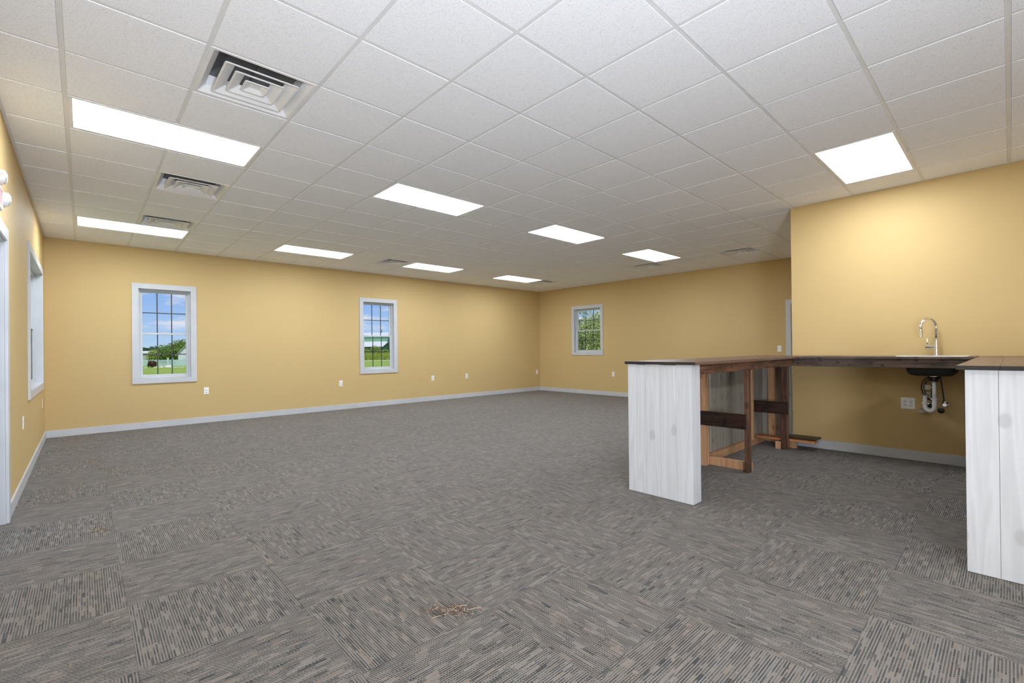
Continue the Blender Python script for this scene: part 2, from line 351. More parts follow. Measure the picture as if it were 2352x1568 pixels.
def copy_tree(o, parent=None):
    c = o.copy(); COL.objects.link(c)
    if parent: c.parent = parent
    for ch in [x for x in bpy.data.objects if x.parent == o and x is not c]:
        copy_tree(ch, c)
    return c

# ------------------------------------------------------------------ room numbers
XL, XR, YB, XP, YP, YF, H = -0.42, 10.08, 9.64, 6.50, 1.858, -5.20, 2.955
TH = 0.15; HT = 3.40
G = 0.6096; GX, GY = -0.0807, 2.4323                     # ceiling grid

def wall(name, axis, face, out, a0, a1, holes, label):
    """axis: 'x' wall runs along x (face is a y value) or 'y'; out: outward thickness (signed); holes: (a0,a1,z0,z1)"""
    us = sorted({a0, a1} | {h[i] for h in holes for i in (0, 1)}); zs = sorted({-0.05, HT} | {h[i] for h in holes for i in (2, 3)})
    b = MB()
    for i in range(len(us)-1):
        for j in range(len(zs)-1):
            um, zm = (us[i]+us[i+1])/2, (zs[j]+zs[j+1])/2
            if any(h[0] < um < h[1] and h[2] < zm < h[3] for h in holes): continue
            if axis == 'x': b.box((us[i], face, zs[j]), (us[i+1], face+out, zs[j+1]))
            else: b.box((face, us[i], zs[j]), (face+out, us[i+1], zs[j+1]))
    bmesh.ops.remove_doubles(b.bm, verts=b.bm.verts, dist=1e-5)
    # drop faces shared by two boxes
    seen = {}
    for f in list(b.bm.faces):
        k = tuple(sorted(v.index if v.index >= 0 else id(v) for v in f.verts)); k = frozenset(v for v in f.verts)
        seen.setdefault(k, []).append(f)
    return struct(b.build(name, 'paint'), label)

CAS = 0.085
# windows: wall, span along the wall of the casing's outer edge, z span
WIN = {1: ('back', 0.576, 1.448, 0.735, 2.374), 2: ('back', 4.414, 5.318, 0.733, 2.398), 3: ('right', 7.32, 8.385, 1.053, 2.411), 4: ('left', 6.88, 9.10, 0.76, 2.40)}
def hole(n): w = WIN[n]; return (w[1]+CAS-0.012, w[2]-CAS+0.012, w[3]+CAS-0.012, w[4]-CAS+0.012)
DOOR1 = (4.085, 4.985, 0.0, 2.065); DOOR2 = (2.02, 2.90, 0.0, 2.062)

# floor
b = MB(); b.box((XL-TH, YF-TH, -0.05), (XR+TH, YB+TH, 0.0)); struct(b.build('floor', 'carpet'), 'grey and beige striped carpet tiles laid in alternating directions')
wall('wall_back', 'x', YB, TH, XL-TH, XR+TH, [hole(1), hole(2)], 'long tan wall with two tall windows')
wall('wall_right', 'y', XR, TH, YP-0.1, YB, [hole(3), (DOOR2[0], DOOR2[1], -0.05, DOOR2[3])], 'far tan wall with one short window and a door')
wall('wall_left', 'y', XL, -TH, YF, YB, [hole(4), (DOOR1[0], DOOR1[1], -0.05, DOOR1[3])], 'tan wall at the left edge with a window and a door')
wall('wall_front', 'x', YF, -TH, XL-TH, XP+TH, [], 'tan wall behind the camera')
b = MB(); b.box((XP, YF, -0.05), (XP+0.12, YP, HT)); b.box((XP+0.12, YP-0.12, -0.05), (XR, YP, HT)); struct(b.build('wall_partition', 'paint'), 'tan partition wall above the sink counter')
b = MB(); b.box((XL-TH, YF-TH, HT), (XR+TH, YB+TH, HT+0.1)); struct(b.build('roof', 'house'), 'flat roof slab over the suspended ceiling')

# baseboards
def base(name, boxes, label):
    b = MB()
    for p, q in boxes: b.box(p, q, bev=0.003)
    struct(b.build(name, 'trim'), label)
BT, BH = 0.014, 0.105
base('baseboard_back', [((XL, YB-BT, 0), (XR, YB, BH))], 'white baseboard under the two tall windows')
base('baseboard_right', [((XR-BT, DOOR2[1]+CAS, 0), (XR, YB-BT, BH))], 'white baseboard under the short window')
base('baseboard_left', [((XL, DOOR1[1]+CAS, 0), (XL+BT, YB-BT, BH)), ((XL, YF, 0), (XL+BT, DOOR1[0]-CAS, BH))], 'white baseboard on the left wall')
base('baseboard_partition', [((XP-BT, YF, 0), (XP, 1.85, BH))], 'white baseboard below the sink counter')

# ------------------------------------------------------------------ ceiling
LIGHTS = [(0, 3), (4, 3), (8, 3), (12, 3), (0, 9), (4, 9), (8, 9), (12, 9), (8, -3), (0, -9), (4, -9), (8, -9)]
VENTS = [(1, 1), (1, 5), (1, 8), (7, 9), (14, 9), (14, 4), (14, 1)]
used = {(i+d, j) for i, j in LIGHTS for d in (0, 1)} | set(VENTS)
b = MB(); RZ = H
i0, i1, j0, j1 = -1, 17, -18, 12
for i in range(i0, i1):
    for j in range(j0, j1):
        if (i, j) in used: continue
        xa, xb = max(GX+i*G, XL), min(GX+(i+1)*G, XR); ya, yb = max(GY+j*G, YF), min(GY+(j+1)*G, YB)
        if xb <= xa or yb <= ya or (xa > XP+0.1 and yb < YP): continue
        dz = random.Random(i*77+j).uniform(0, 0.002)
        q = 0.0125
        b.box((xa+q, ya+q, RZ+dz), (xb-q, yb-q, RZ+dz+0.012), bev=0.001)
        b.box((xa, ya, RZ+0.013), (xb, yb, RZ+0.016))
ceiling = struct(b.build('ceiling', 'tile'), 'white suspended ceiling of speckled square tiles')
b = MB(); w = 0.012
for i in range(0, i1):
    x = GX+i*G
    if x >= XR: continue
    cuts = sorted(GY+j*G for (ii, j) in LIGHTS if ii+1 == i)
    y = YF if x < XP else YP
    for c_ in cuts+[None]:
        ye = YB if c_ is None else c_-w
        if ye > y: b.box((x-w, y, H+0.0035), (x+w, ye, H+0.012), bev=0.0008)
        if c_ is not None: y = max(y, c_+G+w)
for j in range(j0, j1):
    y = GY+j*G
    if not (YF < y < YB): continue
    for i in range(i0, i1):
        xa, xb = max(GX+i*G+w, XL), min(GX+(i+1)*G-w, XR)
        if xb <= xa or (xa > XP and y < YP): continue
        b.box((xa, y-w, H+0.0037), (xb, y+w, H+0.012), bev=0.0008)
# wall angle
for p, q in (((XL, YF, H), (XL+0.022, YB, H+0.009)), ((XL, YB-0.022, H), (XR, YB, H+0.009)), ((XR-0.022, YP, H), (XR, YB, H+0.009)), ((XP-0.022, YF, H), (XP, YP, H+0.009)), ((XP-0.022, YP, H), (XR, YP+0.022, H+0.009))):
    b.box(p, q, bev=0.001)
g = b.build('ceiling_grid', 'grid', ceiling)

def copy_at(o, i, j): o.location = (GX+i*G, GY+j*G, H)
# light panels
t = empty('ceiling_light')
b = MB(); lw, ll = G, 2*G; e_ = 0.012; f_ = 0.024
for p, q in (((e_, e_, 0.0), (ll-e_, e_+f_, 0.03)), ((e_, lw-e_-f_, 0.0), (ll-e_, lw-e_, 0.03)), ((e_, e_+f_, 0.0), (e_+f_, lw-e_-f_, 0.03)), ((ll-e_-f_, e_+f_, 0.0), (ll-e_, lw-e_-f_, 0.03))):
    b.box(p, q, bev=0.002)
b.box((0.002, 0.002, 0.03), (ll-0.002, lw-0.002, 0.06))
b.build('frame', 'steel', t)
b = MB(); b.box((e_+f_, e_+f_, 0.003), (ll-e_-f_, lw-e_-f_, 0.02)); b.build('diffuser', 'panel', t)
LLAB = {(0, 3): 'large lit flat panel light at upper left, right below the nearest air vent', (4, 3): 'lit flat panel light in the middle of the ceiling, largest of the central ones',
        (8, 3): 'lit flat panel light right of the middle one, with no air vent beside it', (12, 3): 'lit flat panel light beside an air vent near the short window wall',
        (0, 9): 'lit flat panel light over the long wall, touching the air vent at left', (4, 9): 'lit flat panel light near the long wall above the gap between the tall windows',
        (8, 9): 'lit flat panel light near the long wall with a vent at its left end', (12, 9): 'small far lit panel light nearest the far room corner',
        (8, -3): 'bright lit flat panel light beside the partition wall above the sink'}
first = t
for k, (i, j) in enumerate(LIGHTS):
    o = first if k == 0 else copy_tree(first)
    copy_at(o, i, j)
    tag(o, LLAB.get((i, j), 'lit flat panel light on the ceiling behind the camera'), 'ceiling light', 'flat panel lights set in the ceiling grid')
# air vents
t = empty('air_vent'); c = G/2
def sq(h, z, r=0.0):
    pts = []
    if r == 0: return [(c-h, c-h, z), (c+h, c-h, z), (c+h, c+h, z), (c-h, c+h, z)]
    for sx, sy, a0 in ((1, 1, 0), (-1, 1, 90), (-1, -1, 180), (1, -1, 270)):
        for a in (0, 30, 60, 90): pts.append((c+sx*(h-r)+r*math.cos(math.radians(a0+a)), c+sy*(h-r)+r*math.sin(math.radians(a0+a)), z))
    return pts
def loops(b, ls, mi=0):
    vs = [[b.bm.verts.new(p) for p in l] for l in ls]; n = len(vs[0])
    for i in range(len(vs)-1):
        for k in range(n):
            f = b.bm.faces.new((vs[i][k], vs[i][(k+1) % n], vs[i+1][(k+1) % n], vs[i+1][k])); f.material_index = mi
    return vs
b = MB(); loops(b, [sq(0.293, 0.0, 0.004), sq(0.276, 0.0, 0.012), sq(0.238, 0.040, 0.012), sq(0.232, 0.105, 0.012), sq(0.236, 0.105, 0.012), sq(0.296, 0.06, 0.004), sq(0.293, 0.0, 0.004)]); b.build('frame', 'steel', t)
b = MB(); v = loops(b, [sq(0.234, 0.104, 0.012), sq(0.15, 0.16, 0.012), sq(0.14, 0.24, 0.012)]); b.bm.faces.new(v[1]); b.build('duct', 'duct', t)
for h, z, rise, dep in ((0.210, -0.010, 0.034, 0.072), (0.142, -0.010, 0.034, 0.072), (0.072, -0.010, 0.018, 0.040)):
    b = MB(); v = loops(b, [sq(h, z+0.006, 0.014), sq(h, z, 0.014), sq(h-0.010, z, 0.012), sq(h-0.010-dep*0.75, z+rise, 0.008), sq(h-0.013-dep*0.75, z+rise+0.002, 0.008), sq(h-0.004, z+0.008, 0.012), sq(h, z+0.006, 0.014)])
    if h < 0.1: b.bm.faces.new([b.bm.verts.new(p) for p in sq(h-0.010-dep*0.75, z+rise, 0.008)])
    b.build('louver', 'steel', t)
b = MB(); b.box((c-0.004, c-0.215, 0.085), (c+0.004, c+0.215, 0.100)); b.build('cross_brace', 'duct', t)
VLAB = {(1, 1): 'white square stepped air vent, the nearest and largest one on the ceiling', (1, 5): 'white square air vent between the two left panel lights, second nearest',
        (1, 8): 'white square air vent touching the left panel light by the long wall', (7, 9): 'small far air vent at the left end of a panel light near the long wall',
        (14, 9): 'tiny far air vent beside the panel light nearest the room corner', (14, 4): 'far air vent just beyond a panel light near the short window wall', (14, 1): 'air vent partly hidden by the partition wall edge'}
first = t
for k, (i, j) in enumerate(VENTS):
    o = first if k == 0 else copy_tree(first); copy_at(o, i, j)
    tag(o, VLAB[(i, j)], 'air vent', 'square air vents in the ceiling')

# ------------------------------------------------------------------ windows (local: x along, y outward, z up; origin lower casing corner on wall face)
def make_window(n, label):
    side, a0, a1, z0, z1 = WIN[n]
    w, h = a1-a0, z1-z0
    loc, rz = {'back': ((a0, YB, z0), 0), 'right': ((XR, a1, z0), -math.pi/2), 'left': ((XL, a0, z0), math.pi/2)}[side]
    t = empty('window_%d' % n, loc, rz); struct(t, label)
    C = CAS
    b = MB()   # mitred casing
    o4 = [(0, 0), (w, 0), (w, h), (0, h)]; i4 = [(C, C), (w-C, C), (w-C, h-C), (C, h-C)]
    gp = 0.0006
    for k in range(4):
        p, q, r, s = o4[k], o4[(k+1) % 4], i4[(k+1) % 4], i4[k]
        b.prism([(p[0], -0.018, p[1]), (q[0], -0.018, q[1]), (r[0], -0.018, r[1]), (s[0], -0.018, s[1])], (0, 0.018, 0))
    b.build('casing', 'trim', t)
    b = MB()   # jamb extension lining, 0.10 deep
    D = 0.10; k = 0.012
    for p, q in (((C-k, 0, C-k), (C, D, h-C+k)), ((w-C, 0, C-k), (w-C+k, D, h-C+k)), ((C, 0, C-k), (w-C, D, C)), ((C, 0, h-C), (w-C, D, h-C+k)), ((C-k, D, C-k), (w-C+k, D+0.04, C-0.0005)), ((C-k, D, h-C+0.0005), (w-C+k, D+0.04, h-C+k)), ((C-k, D, C), (C-0.0005, D+0.04, h-C)), ((w-C+0.0005, D, C), (w-C+k, D+0.04, h-C))): b.box(p, q)
    b.build('jamb', 'trim', t)
    # vinyl frame
    x0, x1, y0, y1 = C, w-C, C, h-C; fw = 0.022
    b = MB()
    for p, q in (((x0, D-0.035, y0), (x0+fw, D+0.05, y1)), ((x1-fw, D-0.035, y0), (x1, D+0.05, y1)), ((x0+fw, D-0.0352, y0), (x1-fw, D+0.05, y0+fw)), ((x0+fw, D-0.0352, y1-fw), (x1-fw, D+0.05, y1))): b.box(p, q, bev=0.003)
    b.build('frame', 'vinyl', t)
    mid = (y0+y1)/2; a, c_ = x0+fw, x1-fw; lo, hi = y0+fw, y1-fw
    for nm, za, zb, yd in (('lower_sash', lo, mid+0.014, D-0.028), ('upper_sash', mid-0.014, hi, D+0.006)):
        s = 0.034; rb = 0.034 if nm == 'lower_sash' else 0.028; rt = 0.028 if nm == 'lower_sash' else 0.03
        b = MB()
        for p, q in (((a, yd, za), (a+s, yd+0.028, zb)), ((c_-s, yd, za), (c_, yd+0.028, zb)), ((a+s, yd, za), (c_-s, yd+0.028, za+rb)), ((a+s, yd, zb-rt), (c_-s, yd+0.028, zb))): b.box(p, q, bev=0.003)
        so = b.build(nm, 'vinyl', t)
        b = MB(); b.box((a+s-0.004, yd+0.012, za+rb-0.004), (c_-s+0.004, yd+0.0125, zb-rt+0.004)); b.build('pane', 'glass', so)
        b = MB(); gw = 0.0075
        nc = 3
        for k2 in range(1, nc):
            x = a+s+(c_-a-2*s)*k2/nc; b.box((x-gw, yd+0.014, za+rb), (x+gw, yd+0.022, zb-rt))
        z = (za+rb+zb-rt)/2; b.box((a+s, yd+0.0145, z-gw), (c_-s, yd+0.0215, z+gw)); b.build('grille', 'muntin', so)
        if nm == 'lower_sash':
            b = MB(); b.box(((a+c_)/2-0.03, yd+0.002, zb), ((a+c_)/2+0.03, yd+0.022, zb+0.012), bev=0.003); b.build('sash_lock', 'vinyl', so)
    return t
make_window(1, 'tall white grid window at left on the long wall, showing the picket fence')
make_window(2, 'tall white grid window on the long wall nearer the room corner')
make_window(3, 'short white grid window on the far wall filled with tree leaves')
make_window(4, 'white cased window seen edge-on in the left wall')


# ------------------------------------------------------------------ doors
def make_door(name, side, span, label, dark=False):
    a0, a1, z0, z1 = span; w = a1-a0
    loc, rz = {'left': ((XL, a0, 0), math.pi/2), 'right': ((XR, a1, 0), -math.pi/2)}[side]
    t = empty(name, loc, rz); struct(t, label)
    b = MB(); C = CAS
    b.box((-C, -0.018, 0), (0.006, 0, z1+C), bev=0.002); b.box((w-0.006, -0.018, 0), (w+C, 0, z1+C), bev=0.002); b.box((-C, -0.0178, z1-0.006), (w+C, 0, z1+C), bev=0.002)
    b.build('casing', 'trim', t)
    b = MB(); b.box((0, 0, 0), (0.02, TH, z1)); b.box((w-0.02, 0, 0), (w, TH, z1)); b.box((0.02, 0, z1-0.02), (w-0.02, TH, z1)); b.build('jamb', 'trim', t)
    b = MB(); b.box((0.023, 0.04, 0.008), (w-0.023, 0.084, z1-0.023), bev=0.002)
    for (x0, x1, y0, y1) in ((0.14, w/2-0.04, 0.25, 0.95), (w/2+0.04, w-0.14, 0.25, 0.95), (0.14, w/2-0.04, 1.12, 1.9), (w/2+0.04, w-0.14, 1.12, 1.9)): b.box((x0, 0.032, y0), (x1, 0.04, y1), bev=0.004)
    d = b.build('door_leaf', 'trim', t)
    b = MB(); hx = 0.09; b.lathe((hx, 0.04, 0.98), (0, -1, 0), [(0, 0.03), (0.008, 0.03), (0.01, 0.012), (0.045, 0.012), (0.05, 0.026), (0.07, 0.026), (0.078, 0.012)]); b.build('door_handle', 'chrome', d)
make_door('door_1', 'left', DOOR1, 'white cased door at the left edge below the exit sign')
make_door('door_2', 'right', DOOR2, 'white cased door on the far wall just beside the partition edge')

# ------------------------------------------------------------------ exit sign with lamp heads, over door_1
t = empty('exit_sign', (XL, 4.17, 2.225))
b = MB(); b.box((0, -0.17, -0.085), (0.05, 0.178, 0.058), bev=0.006); b.build('housing', 'plastic', t)
def letter(b, ch, y, z, s, x0, x1):
    st = s*0.2; wd = s*0.62
    # reader faces -x here: +y is on the left, so letters run towards -y ... the wall is on the left, text reads along +y
    def bar(a, bb, c_, d): b.box((x0, y+a, z+c_), (x1, y+bb, z+d))
    def diag(p, q):
        v = Vector((0, q[0]-p[0], q[1]-p[1])); n = Vector((0, -v.z, v.y)).normalized()*st/2
        P_ = Vector((x0, y+p[0], z+p[1])); Q_ = Vector((x0, y+q[0], z+q[1])); b.prism([P_-n, Q_-n, Q_+n, P_+n], (x1-x0, 0, 0))
    if ch == 'E': bar(0, st, 0, s); bar(st, wd, 0, st); bar(st, wd, s-st, s); bar(st, wd*0.85, s/2-st/2, s/2+st/2)
    if ch == 'X': diag((st/2, 0), (wd-st/2, s)); diag((wd-st/2, 0), (st/2, s))
    if ch == 'I': bar(wd/2-st/2, wd/2+st/2, 0, s)
    if ch == 'T': bar(wd/2-st/2, wd/2+st/2, 0, s-st); bar(0, wd, s-st, s)
b = MB(); s_ = 0.13
for k, ch in enumerate('EXIT'): letter(b, ch, -0.138+k*0.072, -0.068, s_*0.80, 0.0495, 0.0508)
b.build('exit_letters', 'red', t)
for y, zz, nm in ((0.235, 0.010, 'lamp_head'), (0.0, 0.090, 'lamp_head')):
    xx = 0.008 if y > 0.1 else 0.012
    b = MB(); b.lathe((xx, y, zz), (1, 0.25, -0.12), [(0, 0.02), (0.004, 0.035), (0.03, 0.047), (0.055, 0.047), (0.06, 0.043), (0.066, 0.03), (0.07, 0.0)], seg=24)
    o = b.build(nm, 'plastic', t, 0.6)
    b = MB(); b.lathe(Vector((xx, y, zz))+Vector((1, 0.25, -0.12)).normalized()*0.061, (1, 0.25, -0.12), [(0, 0.040), (0.006, 0.036), (0.012, 0.022), (0.014, 0.0)], seg=24); b.build('lens', 'lens', o, 0.6)
b = MB(); b.tube([(0.03, 0.165, 0.01), (0.03, 0.205, 0.01)], 0.012); b.build('lamp_arm', 'plastic', t)
b = MB(); b.tube([(0.03, 0.0, 0.05), (0.03, 0.0, 0.075)], 0.012); b.build('lamp_arm', 'plastic', t)
tag(t, 'white exit sign with red letters and two round lamps over the left door', 'exit sign')

# ------------------------------------------------------------------ outlets and switches (local: x along wall, y = -out of wall, z up)
def outlet(mat='plastic', quad=False):
    t = empty('wall_outlet')
    w_ = 0.0585 if quad else 0.037; h_ = 0.060
    b = MB(); b.box((-w_, -0.0055, -h_), (w_, 0, h_), bev=0.002); b.build('cover_plate', mat, t)
    for cx in ((-0.023, 0.023) if quad else (0,)):
        for cz in (-0.0195, 0.0195):
            b = MB(); b.lathe((cx, -0.0055, cz), (0, -1, 0), [(0, 0.0168), (0.0018, 0.0166), (0.002, 0.0)], seg=20); s = b.build('socket', mat, t)
            b = MB(); b.box((cx-0.0075, -0.0079, cz-0.001), (cx-0.0055, -0.0071, cz+0.008)); b.box((cx+0.0055, -0.0079, cz-0.001), (cx+0.0075, -0.0071, cz+0.007)); b.lathe((cx, -0.0071, cz-0.008), (0, -1, 0), [(0, 0.0028), (0.0008, 0.0028)], seg=10)
            b.build('slots', 'slot', s)
    return t
def place(o, side, a, z, label, cat='outlet', group='white wall outlets'):
    o.location, o.rotation_euler = {'back': ((a, YB, z), (0, 0, 0)), 'right': ((XR, a, z), (0, 0, -math.pi/2)), 'left': ((XL, a, z), (0, 0, math.pi/2)), 'part': ((XP, a, z), (0, 0, -math.pi/2))}[side]
    return tag(o, label, cat, group)
o0 = outlet()
spots = [('back', 1.585, 0.561, 'white wall outlet below and right of the left tall window'), ('back', 3.99, 0.553, 'white wall outlet just left of the second tall window'),
         ('back', 6.277, 0.551, 'white wall outlet right of the second tall window, first after it'), ('back', 7.317, 0.556, 'white wall outlet midway between second tall window and room corner'),
         ('back', 9.94, 0.552, 'white wall outlet on the long wall tight by the room corner'), ('right', 7.02, 0.564, 'white wall outlet on the far wall below the short window'),
         ('left', 6.30, 0.59, 'white wall outlet on the left wall between door and window')]
for k, (sd_, a, z, lab) in enumerate(spots):
    place(o0 if k == 0 else copy_tree(o0), sd_, a, z, lab)
place(outlet('ivory'), 'left', 9.08, 0.555, 'ivory wall outlet below the left wall window near the corner', group=None)
place(outlet(quad=True), 'part', 0.758, 0.606, 'white double wall outlet with four sockets under the sink counter', group=None)
t = empty('light_switch'); b = MB(); b.box((-0.037, -0.0055, -0.060), (0.037, 0, 0.060), bev=0.002); b.build('cover_plate', 'plastic', t)
b = MB(); b.box((-0.006, -0.014, -0.010), (0.006, -0.005, 0.012), bev=0.002); b.build('toggle', 'plastic', t)
place(t, 'right', 3.105, 1.19, 'white light switch plate beside the far door casing', 'light switch', None)

# ------------------------------------------------------------------ bar counters
ZT0, ZT = 1.091, 1.114
def planks_top(b, x0, x1, y0, y1, n, along='x'):
    for k in range(n):
        if along == 'x':
            ya, yb = y0+(y1-y0)*k/n, y0+(y1-y0)*(k+1)/n; b.box((x0, ya+0.0003, ZT0), (x1, yb-0.0003, ZT), bev=0.0012)
        else:
            xa, xb = x0+(x1-x0)*k/n, x0+(x1-x0)*(k+1)/n; b.box((xa+0.0008, y0, ZT0), (xb-0.0008, y1, ZT), bev=0.002)
def end_faces(b, xlim):
    for f in b.bm.faces:
        if all(abs(v.co.x-xlim) < 0.004 for v in f.verts): f.material_index = 1
# left bar counter
t = empty('bar_counter', (0, 0, 0)); tag(t, 'left bar counter with whitewashed end panel, dark stained top and open frames inside', 'counter')
b = MB(); planks_top(b, 3.435, 6.53, 1.645, 2.275, 4); end_faces(b, 3.435); b.build('countertop', ['top', 'topend'], t)
b = MB()   # end panel: whitewashed boards facing the room
ys = [1.685, 1.820, 1.957, 2.093, 2.176, 2.262]
for k in range(5): b.box((3.465, ys[k]+0.0005, 0.003), (3.485, ys[k+1]-0.0005, ZT0-0.001-0.003*(k % 2)), bev=0.0008)
b.box((3.4855, 1.685, 0.003), (3.598, 1.705, ZT0-0.001), bev=0.0012)
b.build('end_panel', 'white', t)
b = MB(); b.box((3.61, 1.70, 1.009), (5.965, 1.738, ZT0-0.0005), bev=0.002); b.build('apron', 'stainx', t)
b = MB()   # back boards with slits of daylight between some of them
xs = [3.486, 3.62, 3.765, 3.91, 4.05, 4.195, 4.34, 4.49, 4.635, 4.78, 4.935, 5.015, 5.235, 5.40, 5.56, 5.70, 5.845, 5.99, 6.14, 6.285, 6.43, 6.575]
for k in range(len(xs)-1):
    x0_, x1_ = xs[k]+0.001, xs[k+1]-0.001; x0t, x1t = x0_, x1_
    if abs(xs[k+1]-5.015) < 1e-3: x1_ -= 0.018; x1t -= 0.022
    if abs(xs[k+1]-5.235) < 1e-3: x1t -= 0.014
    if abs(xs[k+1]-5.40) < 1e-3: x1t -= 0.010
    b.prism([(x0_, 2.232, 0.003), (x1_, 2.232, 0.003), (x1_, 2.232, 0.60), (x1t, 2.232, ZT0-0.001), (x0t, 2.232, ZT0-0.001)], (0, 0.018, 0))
b.build('back_panel', 'inner', t)['label'] = 'darker greige inner side of the boards'
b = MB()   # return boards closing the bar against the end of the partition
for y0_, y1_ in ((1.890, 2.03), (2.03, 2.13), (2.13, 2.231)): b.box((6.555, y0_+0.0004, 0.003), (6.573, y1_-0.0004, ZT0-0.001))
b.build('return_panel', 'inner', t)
def stick(name, a, b_, mat, parent, bev=0.003, lab=None):
    m_ = MB(); m_.box(a, b_, bev=bev); o = m_.build(name, mat, parent)
    if lab: o['label'] = lab
    return o
stick('base_plate', (4.83, 2.192, 0.001), (6.553, 2.231, 0.089), 'pine', t, lab='raw pine base plate')
stick('stud', (4.71, 2.155, 0.001), (4.80, 2.231, ZT0-0.001), 'pine', t, lab='raw pine stud')
stick('stud', (5.990, 2.150, 0.090), (6.030, 2.231, ZT0-0.001), 'pine', t, lab='raw pine stud')
stick('stud', (6.515, 2.062, 0.001), (6.553, 2.152, ZT0-0.001), 'pine', t, lab='raw pine stud')
stick('cross_brace', (4.803, 1.742, 0.001), (4.841, 2.190, 0.089), 'pine', t, lab='raw pine cross brace')
stick('cross_brace', (6.112, 1.884, 0.001), (6.150, 1.945, 0.089), 'pine', t, lab='raw pine cross brace')
stick('post', (4.725, 1.7385, 0.001), (4.802, 1.775, ZT0-0.001), 'stain', t)
stick('post', (6.112, 1.800, 0.001), (6.150, 1.879, ZT0-0.001), 'stain', t)
stick('shelf_rail', (4.705, 1.748, 0.424), (4.7245, 2.222, 0.572), 'rail', t)
stick('shelf_rail', (6.092, 1.792, 0.424), (6.1115, 2.222, 0.566), 'rail', t)
# loose boards lying on the base
stick('support_block', (6.270, 1.76, 0.001), (6.308, 1.96, 0.099), 'pine', t, lab='raw pine block under the plank')
t2 = MB(); t2.box((6.175, 1.548, 0.0995), (6.312, 2.188, 0.119), bev=0.002); tag(t2.build('pine_plank', 'orange'), 'amber pine plank lying low on the base inside the left counter', 'plank')
t2 = MB(); t2.box((-0.235, -0.145, 0.0), (0.0, 0.145, 0.017), bev=0.002); o = t2.build('dark_board', 'rail'); o.location = (6.484, 1.700, 0.1195); tag(o, 'short dark stained board lying on the amber pine plank', 'board')

# sink counter along the partition
t = empty('sink_counter'); tag(t, 'dark stained counter along the partition wall holding the sink', 'counter')
b = MB()
# planks with a cut-out for the bowl
SX0, SX1, SY0, SY1 = 6.03, 6.40, 0.345, 0.725
xs2 = [5.935, 6.03, 6.215, 6.40, 6.498]
for k in range(4):
    x0_, x1_ = xs2[k]+0.0008, xs2[k+1]-0.0008
    if k in (1, 2): b.box((x0_, 0.215, ZT0), (x1_, SY0, ZT), bev=0.001); b.box((x0_, SY1, ZT0), (x1_, 1.643, ZT), bev=0.001)
    else: b.box((x0_, 0.215, ZT0), (x1_, 1.643, ZT), bev=0.002)
b.build('countertop', 'stainy', t)
b = MB(); b.box((5.967, 0.215, 1.005), (6.003, 1.698, ZT0-0.0005), bev=0.002); b.build('apron', 'stainy', t)
b = MB(); b.box((6.462, 0.215, 1.02), (6.499, 1.698, ZT0-0.0005), bev=0.002); b.build('wall_ledger', 'stainy', t)

# right bar counter
t = empty('bar_counter'); tag(t, 'right bar counter cut by the frame, with whitewashed end panel and dark top', 'counter')
b = MB(); planks_top(b, 3.46, 6.498, -0.46, 0.205, 4); end_faces(b, 3.46); b.build('countertop', ['top', 'topend'], t)
b = MB()
for y0_, y1_ in ((-0.44, -0.20), (-0.20, 0.046), (0.046, 0.172)): b.box((3.50, y0_+0.0006, 0.003), (3.52, y1_-0.0006, ZT0-0.001), bev=0.0012)
b.box((3.5205, 0.152, 0.003), (3.64, 0.1708, ZT0-0.001), bev=0.0012)
b.build('end_panel', 'white', t)
b = MB()
for k in range(20): b.box((3.521+k*0.1485, -0.44, 0.003), (3.521+(k+1)*0.1485-0.002, -0.42, ZT0-0.001))
b.build('back_panel', 'white', t)
b = MB(); b.box((3.645, 0.135, 1.009), (5.96, 0.165, ZT0-0.0005), bev=0.002); b.build('apron', 'stainx', t)
stick('post', (4.725, 0.09, 0.001), (4.764, 0.13, ZT0-0.001), 'stain', t)

# ------------------------------------------------------------------ sink
def rrect(cx, cy, hx, hy, r, z, n=5):
    pts = []
    for sx, sy, a0 in ((1, 1, 0), (-1, 1, 90), (-1, -1, 180), (1, -1, 270)):
        for k in range(n+1):
            a = math.radians(a0+90*k/n); pts.append((cx+sx*(hx-r)+r*math.cos(a), cy+sy*(hy-r)+r*math.sin(a), z))
    return pts
SCX, SCY = (SX0+SX1)/2, (SY0+SY1)/2
t = empty('sink', (0, 0, 0)); tag(t, 'drop-in sink with pale rim and black coated bowl underneath', 'sink')
b = MB(); hx, hy = 0.185, 0.19
v = loops(b, [rrect(SCX, SCY, 0.212, 0.262, 0.05, ZT+0.0005), rrect(SCX, SCY, 0.212, 0.262, 0.05, ZT+0.006), rrect(SCX, SCY, hx-0.006, hy-0.006, 0.05, ZT+0.006), rrect(SCX, SCY, hx-0.006, hy-0.006, 0.05, ZT+0.0005)])
b.build('rim', 'sinktop', t)
b = MB(); prof = [(0, ZT+0.0004), (0.0, 0.985), (0.008, 0.955), (0.028, 0.932), (0.06, 0.922), (0.10, 0.918)]
v = loops(b, [rrect(SCX, SCY, hx-0.006-d, hy-0.004-d*1.0, 0.05, z) for d, z in prof]); b.bm.faces.new(v[-1])
for f in b.bm.faces: f.smooth = True
b.build('bowl', 'black', t, 0.7)
b = MB(); b.lathe((SCX, 0.523, 0.9195), (0, 0, -1), [(0, 0.052), (0.010, 0.052), (0.014, 0.044), (0.022, 0.046), (0.028, 0.046), (0.030, 0.034), (0.048, 0.034), (0.052, 0.030), (0.056, 0.030)]); b.build('drain_strainer', 'rubber', t, 0.6)
b = MB(); b.box((SCX-0.06, 0.498, 0.914), (SCX-0.053, 0.548, 0.920)); b.build('strainer_clip', 'chrome', t)

